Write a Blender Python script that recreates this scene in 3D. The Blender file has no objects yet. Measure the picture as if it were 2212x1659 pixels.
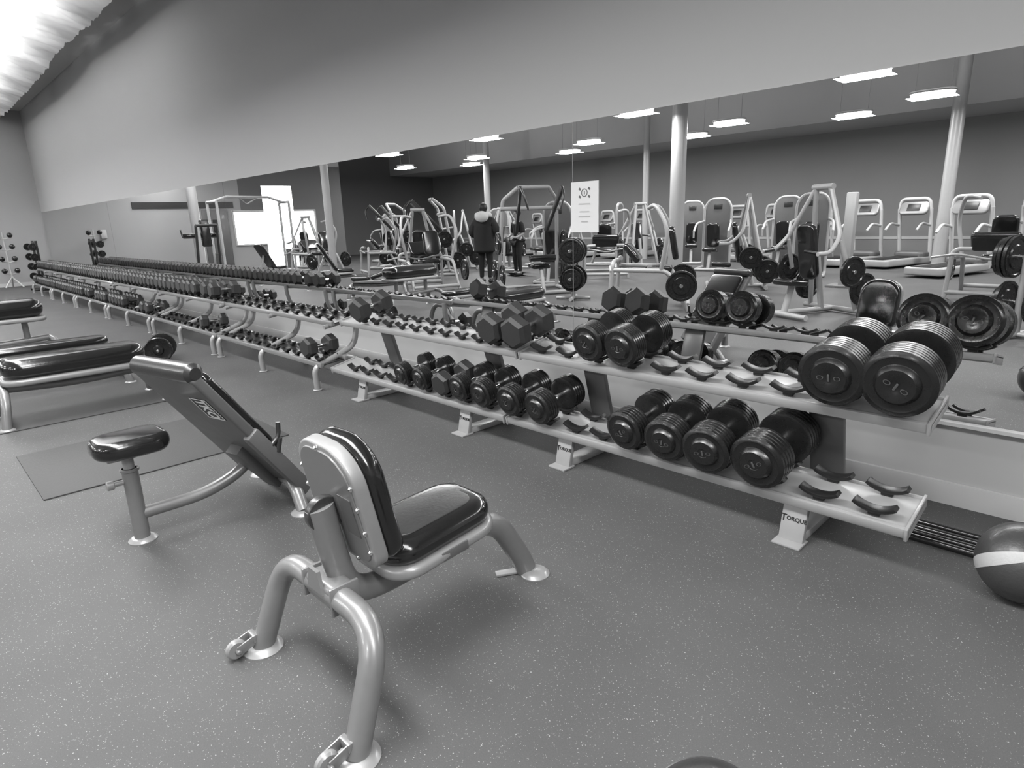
import bpy, bmesh, math, random
from mathutils import Vector, Matrix, Euler, noise
random.seed(7)
SC=bpy.context.scene
COL=bpy.context.collection
PI=math.pi
V=Vector
def rad(a): return a*PI/180
def Mx(loc=(0,0,0),rx=0,ry=0,rz=0):
    return Matrix.Translation(V(loc))@Euler((rad(rx),rad(ry),rad(rz))).to_matrix().to_4x4()
def basis(loc,x,y):
    x=V(x).normalized(); y=V(y); y=(y-x*y.dot(x)).normalized(); z=x.cross(y)
    return Matrix(((x.x,y.x,z.x,loc[0]),(x.y,y.y,z.y,loc[1]),(x.z,y.z,z.z,loc[2]),(0,0,0,1)))
# ---------------------------------------------------------------- materials
def newmat(name):
    m=bpy.data.materials.new(name); m.use_nodes=True
    return m,m.node_tree,m.node_tree.nodes['Principled BSDF']
def mat(name,c,rough=.5,metal=0,coat=0,var=.12,scale=30,bump=0,spec=.5):
    m,nt,b=newmat(name)
    tc=nt.nodes.new('ShaderNodeTexCoord'); n=nt.nodes.new('ShaderNodeTexNoise'); n.inputs['Scale'].default_value=scale; n.inputs['Detail'].default_value=4
    nt.links.new(tc.outputs['Object'],n.inputs['Vector'])
    r=nt.nodes.new('ShaderNodeMapRange'); r.inputs['To Min'].default_value=c*(1-var); r.inputs['To Max'].default_value=min(1,c*(1+var))
    nt.links.new(n.outputs['Fac'],r.inputs['Value'])
    cc=nt.nodes.new('ShaderNodeCombineColor')
    for i in range(3): nt.links.new(r.outputs[0],cc.inputs[i])
    nt.links.new(cc.outputs[0],b.inputs['Base Color'])
    r2=nt.nodes.new('ShaderNodeMapRange'); r2.inputs['To Min'].default_value=rough*.85; r2.inputs['To Max'].default_value=min(1,rough*1.15)
    nt.links.new(n.outputs['Fac'],r2.inputs['Value']); nt.links.new(r2.outputs[0],b.inputs['Roughness'])
    b.inputs['Metallic'].default_value=metal; b.inputs['Coat Weight'].default_value=coat; b.inputs['Coat Roughness'].default_value=.1
    b.inputs['Specular IOR Level'].default_value=spec
    if bump:
        bp=nt.nodes.new('ShaderNodeBump'); bp.inputs['Strength'].default_value=bump; bp.inputs['Distance'].default_value=.004
        nt.links.new(n.outputs['Fac'],bp.inputs['Height']); nt.links.new(bp.outputs[0],b.inputs['Normal'])
    return m
M_silver=mat('silver_powder_coat',.23,.34,.35,.3,.05,40)
M_silverl=mat('light_silver_paint',.29,.36,.2,.2,.05,40)
M_rackl=mat('rack_light_grey_paint',.30,.42,.1,.1,.06,20)
M_rackm=mat('rack_mid_grey_paint',.13,.4,.2,.1,.06,20)
M_white=mat('white_paint',.5,.4,0,0,.04,20)
M_letter=mat('white_lettering',.75,.5,0,0,.02,20)
M_frame=mat('machine_frame_paint',.36,.4,.1,.1,.04,20)
M_panel=mat('grey_panel',.11,.45,.1,.1,.08,20)
M_vinyl=mat('black_vinyl',.010,.16,0,.6,.2,60,.1)
M_vinylm=mat('charcoal_vinyl',.03,.33,0,.3,.2,80,.2)
M_rub=mat('black_urethane',.010,.28,0,.15,.2,50)
M_hex=mat('grey_rubber',.025,.5,0,0,.2,60,.1)
M_black=mat('black_plastic',.010,.4,0,0,.2,40)
M_dark=mat('dark_paint',.025,.35,0,.2,.2,40)
M_chrome=mat('chrome',.7,.2,1,0,.04,30)
M_mark=mat('engraved_metal',.08,.45,.3,0,.05,30)
M_mat=mat('rubber_mat',.062,.65,0,0,.15,90,.3,.25)
M_paper=mat('paper',.62,.7,0,0,.02,20)
M_ink=mat('ink',.10,.6,0,0,.02,20)
M_face=mat('dark_facial_tone',.05,.6,0,0,.02,20)
M_inkl=mat('faint_ink',.33,.6,0,0,.02,20)
M_skin=mat('skin',.3,.5,0,0,.05,20)
M_hair=mat('hair',.012,.5,0,0,.3,90)
M_cloth=mat('black_cloth',.012,.9,0,0,.3,90,.3)
M_fur=mat('pale_fur',.55,.9,0,0,.2,140,.6)
M_ballw=mat('pale_ball_rubber',.38,.45,0,0,.05,90,.3)
M_ballg=mat('grey_ball_rubber',.04,.4,0,.1,.1,90,.3)
def floor_mat():
    m,nt,b=newmat('speckled_rubber_floor'); N=nt.nodes.new; L=nt.links.new
    tc=N('ShaderNodeTexCoord')
    wn=N('ShaderNodeTexNoise'); wn.inputs['Scale'].default_value=200
    mx=N('ShaderNodeVectorMath'); mx.operation='MULTIPLY_ADD'; mx.inputs[1].default_value=(.006,.006,.006)
    L(tc.outputs['Object'],wn.inputs['Vector']); L(wn.outputs['Color'],mx.inputs[0]); L(tc.outputs['Object'],mx.inputs[2])
    def spk(sc,th,sel):
        v=N('ShaderNodeTexVoronoi'); v.inputs['Scale'].default_value=sc; L(mx.outputs[0],v.inputs['Vector'])
        a=N('ShaderNodeMath'); a.operation='LESS_THAN'; a.inputs[1].default_value=th; L(v.outputs['Distance'],a.inputs[0])
        s=N('ShaderNodeSeparateColor'); L(v.outputs['Color'],s.inputs[0])
        g=N('ShaderNodeMath'); g.operation='GREATER_THAN'; g.inputs[1].default_value=sel; L(s.outputs[0],g.inputs[0])
        q=N('ShaderNodeMath'); q.operation='MULTIPLY'; L(a.outputs[0],q.inputs[0]); L(g.outputs[0],q.inputs[1]); 
        q2=N('ShaderNodeMath'); q2.operation='MULTIPLY'; L(q.outputs[0],q2.inputs[0]); L(s.outputs[1],q2.inputs[1]); return q2
    q1=spk(140,.26,.90); q2=spk(270,.32,.89)
    ad=N('ShaderNodeMath'); ad.operation='MAXIMUM'; L(q1.outputs[0],ad.inputs[0]); L(q2.outputs[0],ad.inputs[1])
    n=N('ShaderNodeTexNoise'); n.inputs['Scale'].default_value=1.8; n.inputs['Detail'].default_value=6; L(tc.outputs['Object'],n.inputs['Vector'])
    n2=N('ShaderNodeTexNoise'); n2.inputs['Scale'].default_value=260; n2.inputs['Detail'].default_value=3; L(tc.outputs['Object'],n2.inputs['Vector'])
    s=N('ShaderNodeMath'); s.operation='ADD'; L(n.outputs['Fac'],s.inputs[0]); L(n2.outputs['Fac'],s.inputs[1])
    r=N('ShaderNodeMapRange'); r.inputs['From Min'].default_value=.5; r.inputs['From Max'].default_value=1.5; r.inputs['To Min'].default_value=.060; r.inputs['To Max'].default_value=.096; L(s.outputs[0],r.inputs['Value'])
    mix=N('ShaderNodeMix'); mix.inputs['B'].default_value=.36
    L(ad.outputs[0],mix.inputs['Factor']); L(r.outputs[0],mix.inputs['A'])
    cc=N('ShaderNodeCombineColor'); [L(mix.outputs[0],cc.inputs[i]) for i in range(3)]
    L(cc.outputs[0],b.inputs['Base Color'])
    b.inputs['Roughness'].default_value=.62; b.inputs['Specular IOR Level'].default_value=.25
    bp=N('ShaderNodeBump'); bp.inputs['Strength'].default_value=.25; bp.inputs['Distance'].default_value=.002; L(n2.outputs['Fac'],bp.inputs['Height']); L(bp.outputs[0],b.inputs['Normal'])
    return m
M_floor=floor_mat()
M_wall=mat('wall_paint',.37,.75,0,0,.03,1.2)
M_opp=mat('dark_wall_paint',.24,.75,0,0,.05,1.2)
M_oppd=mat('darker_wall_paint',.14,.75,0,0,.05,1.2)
M_end=mat('end_wall_paint',.34,.75,0,0,.05,1.2)
M_ceil=mat('ceiling_paint',.45,.8,0,0,.08,.8)
M_base=mat('baseboard_paint',.5,.45,0,0,.03,4)
M_film=mat('silver_insulation_film',.85,.33,.35,.2,.12,1.5,0)
m,nt,b=newmat('mirror_glass'); b.inputs['Metallic'].default_value=1; b.inputs['Roughness'].default_value=0.0; b.inputs['Base Color'].default_value=(.88,.88,.88,1); M_mirror=m
def emis(name,c,s):
    m,nt,b=newmat(name); b.inputs['Base Color'].default_value=(c,c,c,1)
    b.inputs['Emission Color'].default_value=(c,c,c,1); b.inputs['Emission Strength'].default_value=s
    return m
M_lamp=emis('lamp_glow',1,10)
M_day=emis('daylight_glow',1,4)
# ---------------------------------------------------------------- mesh builder
def fillet(pts,R,n=6):
    pts=[V(p) for p in pts]
    if R<=0 or len(pts)<3: return pts
    out=[pts[0]]
    for i in range(1,len(pts)-1):
        a,b,c=pts[i-1],pts[i],pts[i+1]
        la=(a-b).length; lc=(c-b).length
        r=min(R,la*.49,lc*.49)
        p=b+(a-b)/la*r; q=b+(c-b)/lc*r
        for k in range(n+1):
            t=k/n; out.append(p*(1-t)**2+b*2*t*(1-t)+q*t*t)
    out.append(pts[-1]); return out
def rrect(w,h,r,n=5,taper=0):
    o=[]; 
    for cx,cy,a0 in ((w/2-r,h/2-r,0),(-w/2+r,h/2-r,90),(-w/2+r,-h/2+r,180),(w/2-r,-h/2+r,270)):
        for k in range(n+1):
            a=rad(a0+90*k/n); x=cx+r*math.cos(a); y=cy+r*math.sin(a)
            o.append((x*(1+taper*y/h),y))
    return o
class MB:
    def __init__(s): s.v=[]; s.f=[]
    def add(s,vs,fs,M=None):
        o=len(s.v)
        s.v+= [tuple(M@V(v)) if M else tuple(v) for v in vs]
        s.f+= [tuple(i+o for i in f) for f in fs]; return s
    def bm(s,bm,M=None):
        bm.verts.index_update()
        s.add([v.co.copy() for v in bm.verts],[[v.index for v in f.verts] for f in bm.faces],M); bm.free(); return s
    def box(s,c,sz,rx=0,ry=0,rz=0,bev=.004,seg=2):
        bm=bmesh.new(); bmesh.ops.create_cube(bm,size=1)
        for v in bm.verts: v.co=V((v.co.x*sz[0],v.co.y*sz[1],v.co.z*sz[2]))
        bev=min(bev,min(sz)*.45)
        if bev>0: bmesh.ops.bevel(bm,geom=bm.edges[:],offset=bev,segments=seg,profile=.5,affect='EDGES')
        return s.bm(bm,Mx(c,rx,ry,rz))
    def beam(s,a,b,w,h,up=(0,0,1),bev=.006):
        a=V(a);b=V(b);d=b-a; L=d.length
        u=V(up); 
        if abs(d.normalized().dot(u))>.98: u=V((0,1,0))
        M=basis((a+b)/2,d,d.cross(u))
        t=MB(); t.box((0,0,0),(L,w,h),bev=bev); return s.add(t.v,t.f,M)
    def prism(s,out,th,M=None,bev=0,seg=3):
        bm=bmesh.new(); vs=[bm.verts.new((x,y,-th/2)) for x,y in out]
        f=bm.faces.new(vs); r=bmesh.ops.extrude_face_region(bm,geom=[f])
        tv=[e for e in r['geom'] if isinstance(e,bmesh.types.BMVert)]
        for v in tv: v.co.z+=th
        bmesh.ops.recalc_face_normals(bm,faces=bm.faces[:])
        if bev>0:
            ed=[e for e in bm.edges if abs(e.verts[0].co.z-e.verts[1].co.z)<1e-6]
            bmesh.ops.bevel(bm,geom=ed,offset=min(bev,th*.49),segments=seg,profile=.5,affect='EDGES')
        return s.bm(bm,M)
    def pad(s,w,h,th,r,M=None,bev=.02,taper=0): return s.prism(rrect(w,h,r,6,taper),th,M,bev,4)
    def tube(s,pts,r,R=.08,n=14,r2=None,cap=True):
        P=fillet(pts,R); m=len(P); r2=r2 or r
        T=[]
        for i in range(m):
            d=(P[min(i+1,m-1)]-P[max(i-1,0)]).normalized(); T.append(d)
        u=V((0,0,1)) if abs(T[0].z)<.9 else V((1,0,0))
        u=(u-T[0]*u.dot(T[0])).normalized(); vs=[];fs=[]
        for i in range(m):
            if i: 
                q=T[i-1].rotation_difference(T[i]); u=q@u; u=(u-T[i]*u.dot(T[i])).normalized()
            w=T[i].cross(u)
            for k in range(n):
                a=2*PI*k/n; vs.append(P[i]+u*(r*math.cos(a))+w*(r2*math.sin(a)))
        for i in range(m-1):
            for k in range(n):
                k2=(k+1)%n; fs.append((i*n+k,i*n+k2,(i+1)*n+k2,(i+1)*n+k))
        if cap: fs.append(tuple(range(n-1,-1,-1))); fs.append(tuple((m-1)*n+k for k in range(n)))
        return s.add(vs,fs)
    def lathe(s,prof,n=28,M=None,sx=1,sy=1):
        vs=[];fs=[]
        for z,r in prof:
            for k in range(n):
                a=2*PI*k/n; vs.append((r*math.cos(a)*sx,r*math.sin(a)*sy,z))
        m=len(prof)
        for i in range(m-1):
            for k in range(n):
                k2=(k+1)%n; fs.append((i*n+k,i*n+k2,(i+1)*n+k2,(i+1)*n+k))
        fs.append(tuple(range(n-1,-1,-1))); fs.append(tuple((m-1)*n+k for k in range(n)))
        return s.add(vs,fs,M)
    def ring(s,r0,r1,M,n=16):
        vs=[];fs=[]
        for k in range(n):
            a=2*PI*k/n
            for r_ in (r0,r1): vs.append((r_*math.cos(a),r_*math.sin(a)*.7,0))
        for k in range(n): a=2*k;b_=2*((k+1)%n); fs.append((a,a+1,b_+1,b_))
        return s.add(vs,fs,M)
    def cyl(s,a,b,r,n=20,bev=.003):
        a=V(a);b=V(b);d=b-a;L=d.length; x=V((1,0,0)) if abs(d.normalized().x)<.9 else V((0,1,0))
        y=d.cross(x); M=basis(a,y.cross(d),y)
        if M.to_3x3().col[2].dot(d)<0: M=basis(a,y,y.cross(d))
        bev=min(bev,r*.4,L*.4)
        return s.lathe([(0,r-bev),(bev,r),(L-bev,r),(L,r-bev)],n,M)
    def mesh(s,name,m,ang=38):
        me=bpy.data.meshes.new(name); me.from_pydata(s.v,[],s.f); me.validate(); me.materials.append(m)
        bm=bmesh.new(); bm.from_mesh(me); bmesh.ops.recalc_face_normals(bm,faces=bm.faces[:]); bm.to_mesh(me); bm.free()
        me.polygons.foreach_set('use_smooth',[True]*len(me.polygons)); me.set_sharp_from_angle(angle=rad(ang)); return me
    def make(s,name,m,parent=None,label=None,ang=38,loc=None,rz=0):
        o=bpy.data.objects.new(name,s.mesh(name,m,ang)); COL.objects.link(o)
        if parent: o.parent=parent
        if label: o['label']=label
        if loc: o.location=loc
        if rz: o.rotation_euler.z=rad(rz)
        return o
def meta(o,label,cat,group=None):
    o['label']=label; o['category']=cat
    if group: o['group']=group
    return o
def thing(name,label,cat,loc=(0,0,0),rz=0,group=None):
    o=bpy.data.objects.new(name,None); o.empty_display_size=.1; o.location=loc; o.rotation_euler.z=rad(rz); COL.objects.link(o)
    return meta(o,label,cat,group)
def struct(o): o['kind']='structure'; return o
def dup(root,loc,rz=None,label=None):
    n=root.copy(); COL.objects.link(n); n.location=loc
    if rz is not None: n.rotation_euler.z=rad(rz)
    if label: n['label']=label
    def rec(src,dst):
        for c in src.children:
            k=c.copy(); COL.objects.link(k); k.parent=dst; rec(c,k)
    rec(root,n); return n
def text_mb(body,size,ext=.001,off=.012):
    c=bpy.data.curves.new('t','FONT'); c.body=body; c.size=size; c.extrude=ext; c.offset=size*off; c.align_x='CENTER'; c.align_y='CENTER'; c.resolution_u=3
    o=bpy.data.objects.new('t',c); COL.objects.link(o); bpy.context.view_layer.update()
    me=bpy.data.meshes.new_from_object(o.evaluated_get(bpy.context.evaluated_depsgraph_get()))
    vs=[v.co.copy() for v in me.vertices]; fs=[tuple(p.vertices) for p in me.polygons]
    bpy.data.objects.remove(o); bpy.data.curves.remove(c); bpy.data.meshes.remove(me)
    return vs,fs
# ---------------------------------------------------------------- room
WY=3.44; OY=-14.1; EX=-22.6; EX2=-27.0; RX=5.5; CH=4.7
def sbox(name,a,b,m):
    a=V(a);b=V(b); o=MB().box((a+b)/2,tuple(abs(x) for x in (b-a)),bev=0).make(name,m); return struct(o)
sbox('floor',(EX2,OY,-.1),(RX,WY,0),M_floor)
sbox('wall_mirror_side',(EX2,WY,0),(RX,WY+.15,CH+.3),M_wall)
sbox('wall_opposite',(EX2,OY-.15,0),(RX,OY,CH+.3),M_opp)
sbox('wall_right',(RX,OY-.15,0),(RX+.15,WY+.15,CH+.3),M_wall)
sbox('ceiling',(EX2,OY-.15,CH+.3),(RX+.15,WY+.15,CH+.4),M_ceil)
sbox('trim_1',(EX2,OY,3.62),(RX,OY+2.6,CH+.3),M_ceil)
wy0,wy1=-5.0,-1.95
e=MB()
def ebox(mb,y0,y1,z0,z1): mb.box((EX-.1,(y0+y1)/2,(z0+z1)/2),(.2,abs(y1-y0),z1-z0),bev=0)
ebox(e,wy1-.3,WY,2.0,CH+.3); ebox(e,wy1,WY,0,2.0); ebox(e,wy0,wy1,0,.8)
struct(e.make('wall_end',M_end))
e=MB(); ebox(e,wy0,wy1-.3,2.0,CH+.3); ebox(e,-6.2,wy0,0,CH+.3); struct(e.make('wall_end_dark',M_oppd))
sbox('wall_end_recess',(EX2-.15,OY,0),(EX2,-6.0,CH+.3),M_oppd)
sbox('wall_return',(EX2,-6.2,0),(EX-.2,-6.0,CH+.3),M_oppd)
w=MB(); 
for y in (wy0,wy1): w.box((EX,y,1.4),(.06,.06,1.2),bev=.005)
w.box((EX,(wy0+wy1)/2,1.4),(.03,.03,1.2),bev=.005)
w.box((EX,(wy0+wy1)/2,1.97),(.06,wy1-wy0,.06)); w.box((EX,(wy0+wy1)/2,.82),(.1,wy1-wy0,.05))
wf=struct(w.make('window_1',M_white))
g=MB().box((EX-.12,(wy0+wy1)/2,1.4),(.01,wy1-wy0,1.2),bev=0).make('window_pane',M_day,wf); 
d=MB().box((EX+.02,-1.35,1.02),(.04,.85,2.04)).make('door_1',M_rackm); struct(d)
MB().box((EX+.05,-1.35,1.45),(.02,.22,.5)).make('door_glass',M_black,d)
MB().tube([(EX+.04,-1.02,1.0),(EX+.09,-1.02,1.0),(EX+.09,-1.16,1.0)],.012,.02).make('door_handle',M_chrome,d)
sbox('trim_2',(EX,-2.0,2.08),(EX+.03,1.1,2.28),M_dark)
sbox('trim_3',(EX2,OY,.5),(RX,OY+.03,.58),M_white)
sbox('baseboard_mirror_side',(EX,WY-.02,0),(RX,WY,.11),M_base)
sbox('baseboard_end',(EX,wy1,0),(EX+.02,WY,.1),M_base)
sbox('trim_4',(EX,WY-.03,.395),(RX,WY,.412),M_base)
sbox('trim_5',(EX,WY-.50,CH),(RX,WY,CH+.3),M_ceil)
# insulation film stretched under the ceiling, with fine wrinkles
nx,ny=640,56; vs=[];fs=[]
for i in range(nx+1):
    for j in range(ny+1):
        x=EX+.1+(RX-EX-.2)*i/nx; y=WY-.53-6.5*j/ny
        z=CH+.02+.10*noise.noise(V((x*.35,y*.5,0)))+.045*noise.noise(V((x*2.2+y*2,y*.8,3)))+.04*noise.noise(V((x*6.5-y*4,y*1.6,7)))+.02*noise.noise(V((x*13+y*5,y*3,11)))
        if j<6: z-=.045*(6-j)
        vs.append((x,y,z))
for i in range(nx):
    for j in range(ny):
        a=i*(ny+1)+j; fs.append((a,a+1,a+ny+2,a+ny+1))
struct(MB().add(vs,fs).make('trim_6',M_film,ang=180))
for k in range(7): struct(MB().box((EX+3+k*4,-8.5,CH+.1),(.12,10.5,.2)).make('trim_%d'%(7+k),M_ceil))
segs=[RX-.05,-2.88,-9.0,-15.2,EX+.05]
for a,b_ in zip(segs[:-1],segs[1:]):
    o=MB().box(((a+b_)/2,WY-.004,1.212),(a-b_-.006,.008,1.6),bev=0).make('wall_mirror',M_mirror)
    meta(o,'large frameless wall mirror panel above the dumbbell racks','mirror','wall mirror panels')
# sign on mirror
s=thing('paper_notice','white paper notice with ring emblem taped on the mirror','sign',(-2.775,WY-.0098,1.465))
MB().box((0,0,0),(.235,.003,.33),bev=0).make('paper_sheet',M_paper,s)
for dx in (-.04,.04):
    for dz in (.068,.118): MB().box((dx,-.0025,dz),(.017,.002,.014),ry=30,bev=0).make('printed_spot',M_ink,s)
vs=[];fs=[]
for k in range(32):
    a=2*PI*k/32
    for r_ in (.021,.027): vs.append((r_*math.cos(a),-.003,.093+r_*math.sin(a)))
for k in range(32): a=2*k;b_=2*((k+1)%32); fs.append((a,a+1,b_+1,b_))
MB().add(vs,fs).make('printed_ring',M_ink,s)
MB().box((0,-.003,.093),(.007,.002,.022),bev=0).make('printed_bar',M_ink,s)
for z,wd in ((.02,.10),(-.03,.085),(-.062,.1),(-.095,.06)):
    zz=[(-wd/2+i*wd/24, z+.0045*(1 if i%2 else -1)) for i in range(25)]
    vs=[];fs=[]
    for i,(x_,z_) in enumerate(zz): vs+=[(x_,-.003,z_-.002),(x_,-.003,z_+.002)]
    for i in range(24): fs.append((2*i,2*i+1,2*i+3,2*i+2))
    MB().add(vs,fs).make('printed_line',M_inkl,s)
o=MB().box((EX+.05,2.0,1.35),(.08,.16,.26),bev=.02).make('wall_phone',M_white); meta(o,'white wall phone on the end wall','phone')
# ---------------------------------------------------------------- lamps and added lights
def lamp(loc):
    L=thing('ceiling_lamp','oval glowing high bay lamp hanging under the ceiling','lamp',loc,0,'hanging high bay lamps')
    MB().pad(.80,.50,.05,.24,Mx((0,0,.05)),.02).make('lamp_housing',M_white,L)
    MB().pad(.74,.44,.07,.21,Mx((0,0,.002)),.033).make('lamp_lens',M_lamp,L)
    for x_ in (-.3,.3): MB().cyl((x_,0,.06),(x_,0,1.2),.005,8).make('suspension_cable',M_silver,L)
    return L
lamps=[(x,-5.0,3.5) for x in (.6,-3.8,-8.2,-12.9,-17.4)]+[(x,-8.3,3.5) for x in (.8,-3.6,-7.8,-12.1,-17,-21.2)]+[(x,-9.8,3.5) for x in (-1.2,-5.5,-9.6,-14.1,-19)]+[(x,.25,3.5) for x in (2.4,-2.0,-6.4,-10.8,-15.2,-19.6)]
L0=None
for p in lamps:
    if L0 is None: L0=lamp(p)
    else: dup(L0,p)
def area(loc,sx,sy,e,rx=0,ry=0,rz=0,spread=180):
    l=bpy.data.lights.new('area_light','AREA'); l.shape='RECTANGLE'; l.size=sx; l.size_y=sy; l.energy=e; l.spread=rad(spread)
    o=bpy.data.objects.new('area_light',l); o.location=loc; o.rotation_euler=(rad(rx),rad(ry),rad(rz)); COL.objects.link(o); return o
for p in lamps:
    e_={.25:0,-5.0:125,-8.3:110,-9.8:110}[p[1]]
    if e_: area((p[0],p[1],p[2]-.05),.8,.5,e_)
    elif p[0]>-7: area((p[0],p[1],p[2]-.05),1.6,.7,75,spread=164)
area((-8.6,.25,3.44),27.6,.8,760,spread=164)  # unseen strip added to even out the near lamp row's light on the wall
area((EX+.3,(wy0+wy1)/2,1.4),2.8,1.1,90,0,-90,0)
for x in (2,-4,-10,-16,-21): area((x,-6.5,3.55),4,6,100,180,0,0)  # unseen upward panels added to brighten the ceiling
def spot(x,e):
    l=bpy.data.lights.new('spot_light','SPOT'); l.energy=e; l.spot_size=rad(58); l.spot_blend=.5; l.shadow_soft_size=.3
    o=bpy.data.objects.new('spot_light',l); COL.objects.link(o); o.location=(x,.2,3.4)
    dv=V((-.25,math.cos(rad(52)),math.sin(rad(52)))); o.rotation_euler=dv.to_track_quat('-Z','Y').to_euler()
for x in (-10,-11.5,-13,-14.5,-16,-17.5,-19,-20.5): spot(x,1100)  # unseen spots added to light up the insulation film
w=bpy.data.worlds.new('world'); SC.world=w; w.use_nodes=True; w.node_tree.nodes['Background'].inputs[0].default_value=(.5,.5,.5,1); w.node_tree.nodes['Background'].inputs[1].default_value=.3
# ---------------------------------------------------------------- dumbbells
def head_prof(R,wd,n):
    p=[(0,.03),(0,R*.72)]
    st=wd*.82/n
    for i in range(n):
        z=i*st; p+=[(z+.001,R*.93),(z+st*.18,R),(z+st*.8,R),(z+st*.95,R*.955)]
    z=wd*.82
    p+=[(z+.002,R*.93),(z+.006,R*.84),(z+.004,R*.80),(z+.004,R*.62),(z+wd*.1,R*.58),(wd,R*.50),(wd,R*.2),(wd-.002,R*.18),(wd-.002,.001)]
    return p
def rotY(sgn): return Mx((0,0,0),-90 if sgn>0 else 90)
def pro_db(R,L,n=5,label='big round black ridged dumbbell resting on rack saddles'):
    T=thing('dumbbell',label,'dumbbell',(0,0,0),0,'round black dumbbells on the racks')
    gap=.07; wd=L/2-gap
    for sg in (1,-1):
        M=Matrix.Translation((0,sg*gap,0))@rotY(sg)
        h=MB().lathe(head_prof(R,wd,n),40,M).make('weight_head',M_rub,T)
        EM=Mx((0,sg*(L/2),0),90)@Mx((0,0,0),0,0,random.uniform(-40,40))
        q=MB().pad(R*.07,R*.24,.004,R*.03,None,.001); e=MB().add(q.v,q.f,EM)
        for dx in (-.25,.25):
            for dz in (-.0015,.0015): e.ring(R*.075,R*.105,EM@Mx((dx*R,0,dz)))
        e.make('end_emblem',M_mark,h)
    MB().lathe([(-gap,.013),(-gap*.5,.017),(0,.019),(gap*.5,.017),(gap,.013)],20,rotY(1)).make('handle',M_chrome,T)
    return T
def hexa(R,y0,y1):
    s=1 if y1>y0 else -1
    prof=[(0,R*.8),(abs(y1-y0)*.22,R),(abs(y1-y0)*.78,R),(abs(y1-y0),R*.8)]
    return MB().lathe(prof,6,Matrix.Translation((0,y0,0))@rotY(s)@Mx((0,0,0),0,0,30))
def hex_db(R,L,label='hexagonal rubber dumbbell with chrome handle'):
    T=thing('dumbbell',label,'dumbbell',(0,0,0),0,'hexagonal dumbbells on the racks')
    gap=.06
    for sg in (1,-1): hexa(R,sg*gap,sg*L/2).make('weight_head',M_hex,T,ang=15)
    MB().lathe([(-gap,.012),(-gap*.5,.016),(0,.018),(gap*.5,.016),(gap,.012)],16,rotY(1)).make('handle',M_chrome,T)
    return T
RB=2.60
LOC=(2.675,.235,10); UPC=(2.80,.625,10)
TL=12
def place(T,x,y,z,rz=0,tilt=0):
    T.location=(x,y,z); T.rotation_euler=(rad(tilt),0,rad(rz)); return T
SADH=.034
def onA(T,x,sh,R,rz=0):
    place(T,x,sh[0]-(SADH+R)*math.sin(rad(sh[2])),sh[1]+SADH+R*math.cos(rad(sh[2]))+.002,rz,sh[2])
for x,R,L in ((-.61,.133,.42),(-.84,.13,.42),(-1.88,.108,.36),(-2.10,.106,.36)):
    onA(pro_db(R,L,6),x,UPC,R,random.uniform(-3,3))
for x,R,L in ((-1.06,.122,.40),(-1.32,.114,.40),(-1.54,.108,.38),(-1.76,.104,.38),(-2.37,.100,.36),(-2.62,.096,.35),(-2.88,.092,.34),(-3.10,.09,.33),(-3.53,.084,.32),(-3.76,.082,.31)):
    onA(pro_db(R,L,5),x,LOC,R,random.uniform(-4,4))
onA(hex_db(.088,.31,'dull grey rubber dumbbell among glossy round ones'),-3.31,LOC,.08,4)
for x in (-2.70,-2.92): onA(hex_db(.105,.34,'heavy hexagonal rubber dumbbell on the upper shelf'),x,UPC,.093,random.uniform(-6,6))
onA(hex_db(.1,.34,'heavy hexagonal rubber dumbbell on the upper shelf'),-4.5,UPC,.088,5)
# ---------------------------------------------------------------- rack A
def saddle_mb(R=.115,w=.045):
    m=MB(); out=[];inn=[]
    for k in range(13):
        a=rad(-128+ (76)*k/12); out.append(((R+.016)*math.cos(a),(R+.016)*math.sin(a)+R)); inn.append((R*math.cos(a),R*math.sin(a)+R))
    m.prism(out+inn[::-1],w,Mx((0,0,0),90),.003,2)
    m.box((0,0,-.022),(.045,.03,.02),bev=.004)
    return m
sad_me=saddle_mb().mesh('saddle',M_black); sad_sm=saddle_mb(.085,.04).mesh('saddle',M_black)
def rackA(x0,L,up,lo,feet,small_up):
    T=thing('dumbbell_rack','light grey two-tier dumbbell rack with black saddles','rack',(x0,RB,0),0,'dumbbell racks along the mirror')
    def shelf(sh):
        t=MB(); t.box((0,0,-.006),(L,.22,.010),bev=.003)
        t.box((0,-.118,-.016),(L,.026,.046),bev=.01); t.box((0,.118,-.016),(L,.026,.042),bev=.01)
        for sx in (1,-1): t.box((sx*(L/2-.006),0,-.018),(.012,.27,.055),bev=.003)
        return MB().add(t.v,t.f,Mx((-L/2,sh[0]-RB,sh[1]),TL)).make('shelf',M_rackl,T)
    shelf(LOC); shelf(UPC)
    for lst,sh,sm in ((lo,LOC,False),(up,UPC,small_up)):
        M=Mx((0,sh[0]-RB,sh[1]),sh[2])
        for x in lst:
            for dy in (-.08,.08):
                s=bpy.data.objects.new('saddle',sad_sm if sm else sad_me); COL.objects.link(s); s.parent=T
                s.location=M@V((x-x0,dy,SADH)); s.rotation_euler=(rad(sh[2]),0,0)
    for fx in feet:
        x=fx-x0
        MB().beam((x,.40,.02),(x,.24,.60),.15,.035,up=(0,1,.2),bev=.008).make('upright',M_rackm,T)
        m=MB(); m.beam((x,-.03,.0),(x,.01,.185),.105,.03,up=(0,1,0)); m.box((x,.2,.02),(.09,.46,.036)); m.box((x,-.045,.006),(.12,.1,.012))
        ft=m.make('foot',M_rackl,T)
        vs,fs=text_mb('T',.042,.0012); q=MB().add(vs,fs,Matrix.Translation((-.041,-.002,0))); vs,fs=text_mb('ORQUE',.025,.0012); q.add(vs,fs,Matrix.Translation((.014,0,0)))
        MB().add(q.v,q.f,Mx((x,-.024,.105),78)).make('foot_lettering',M_black,ft)
    return T
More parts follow.
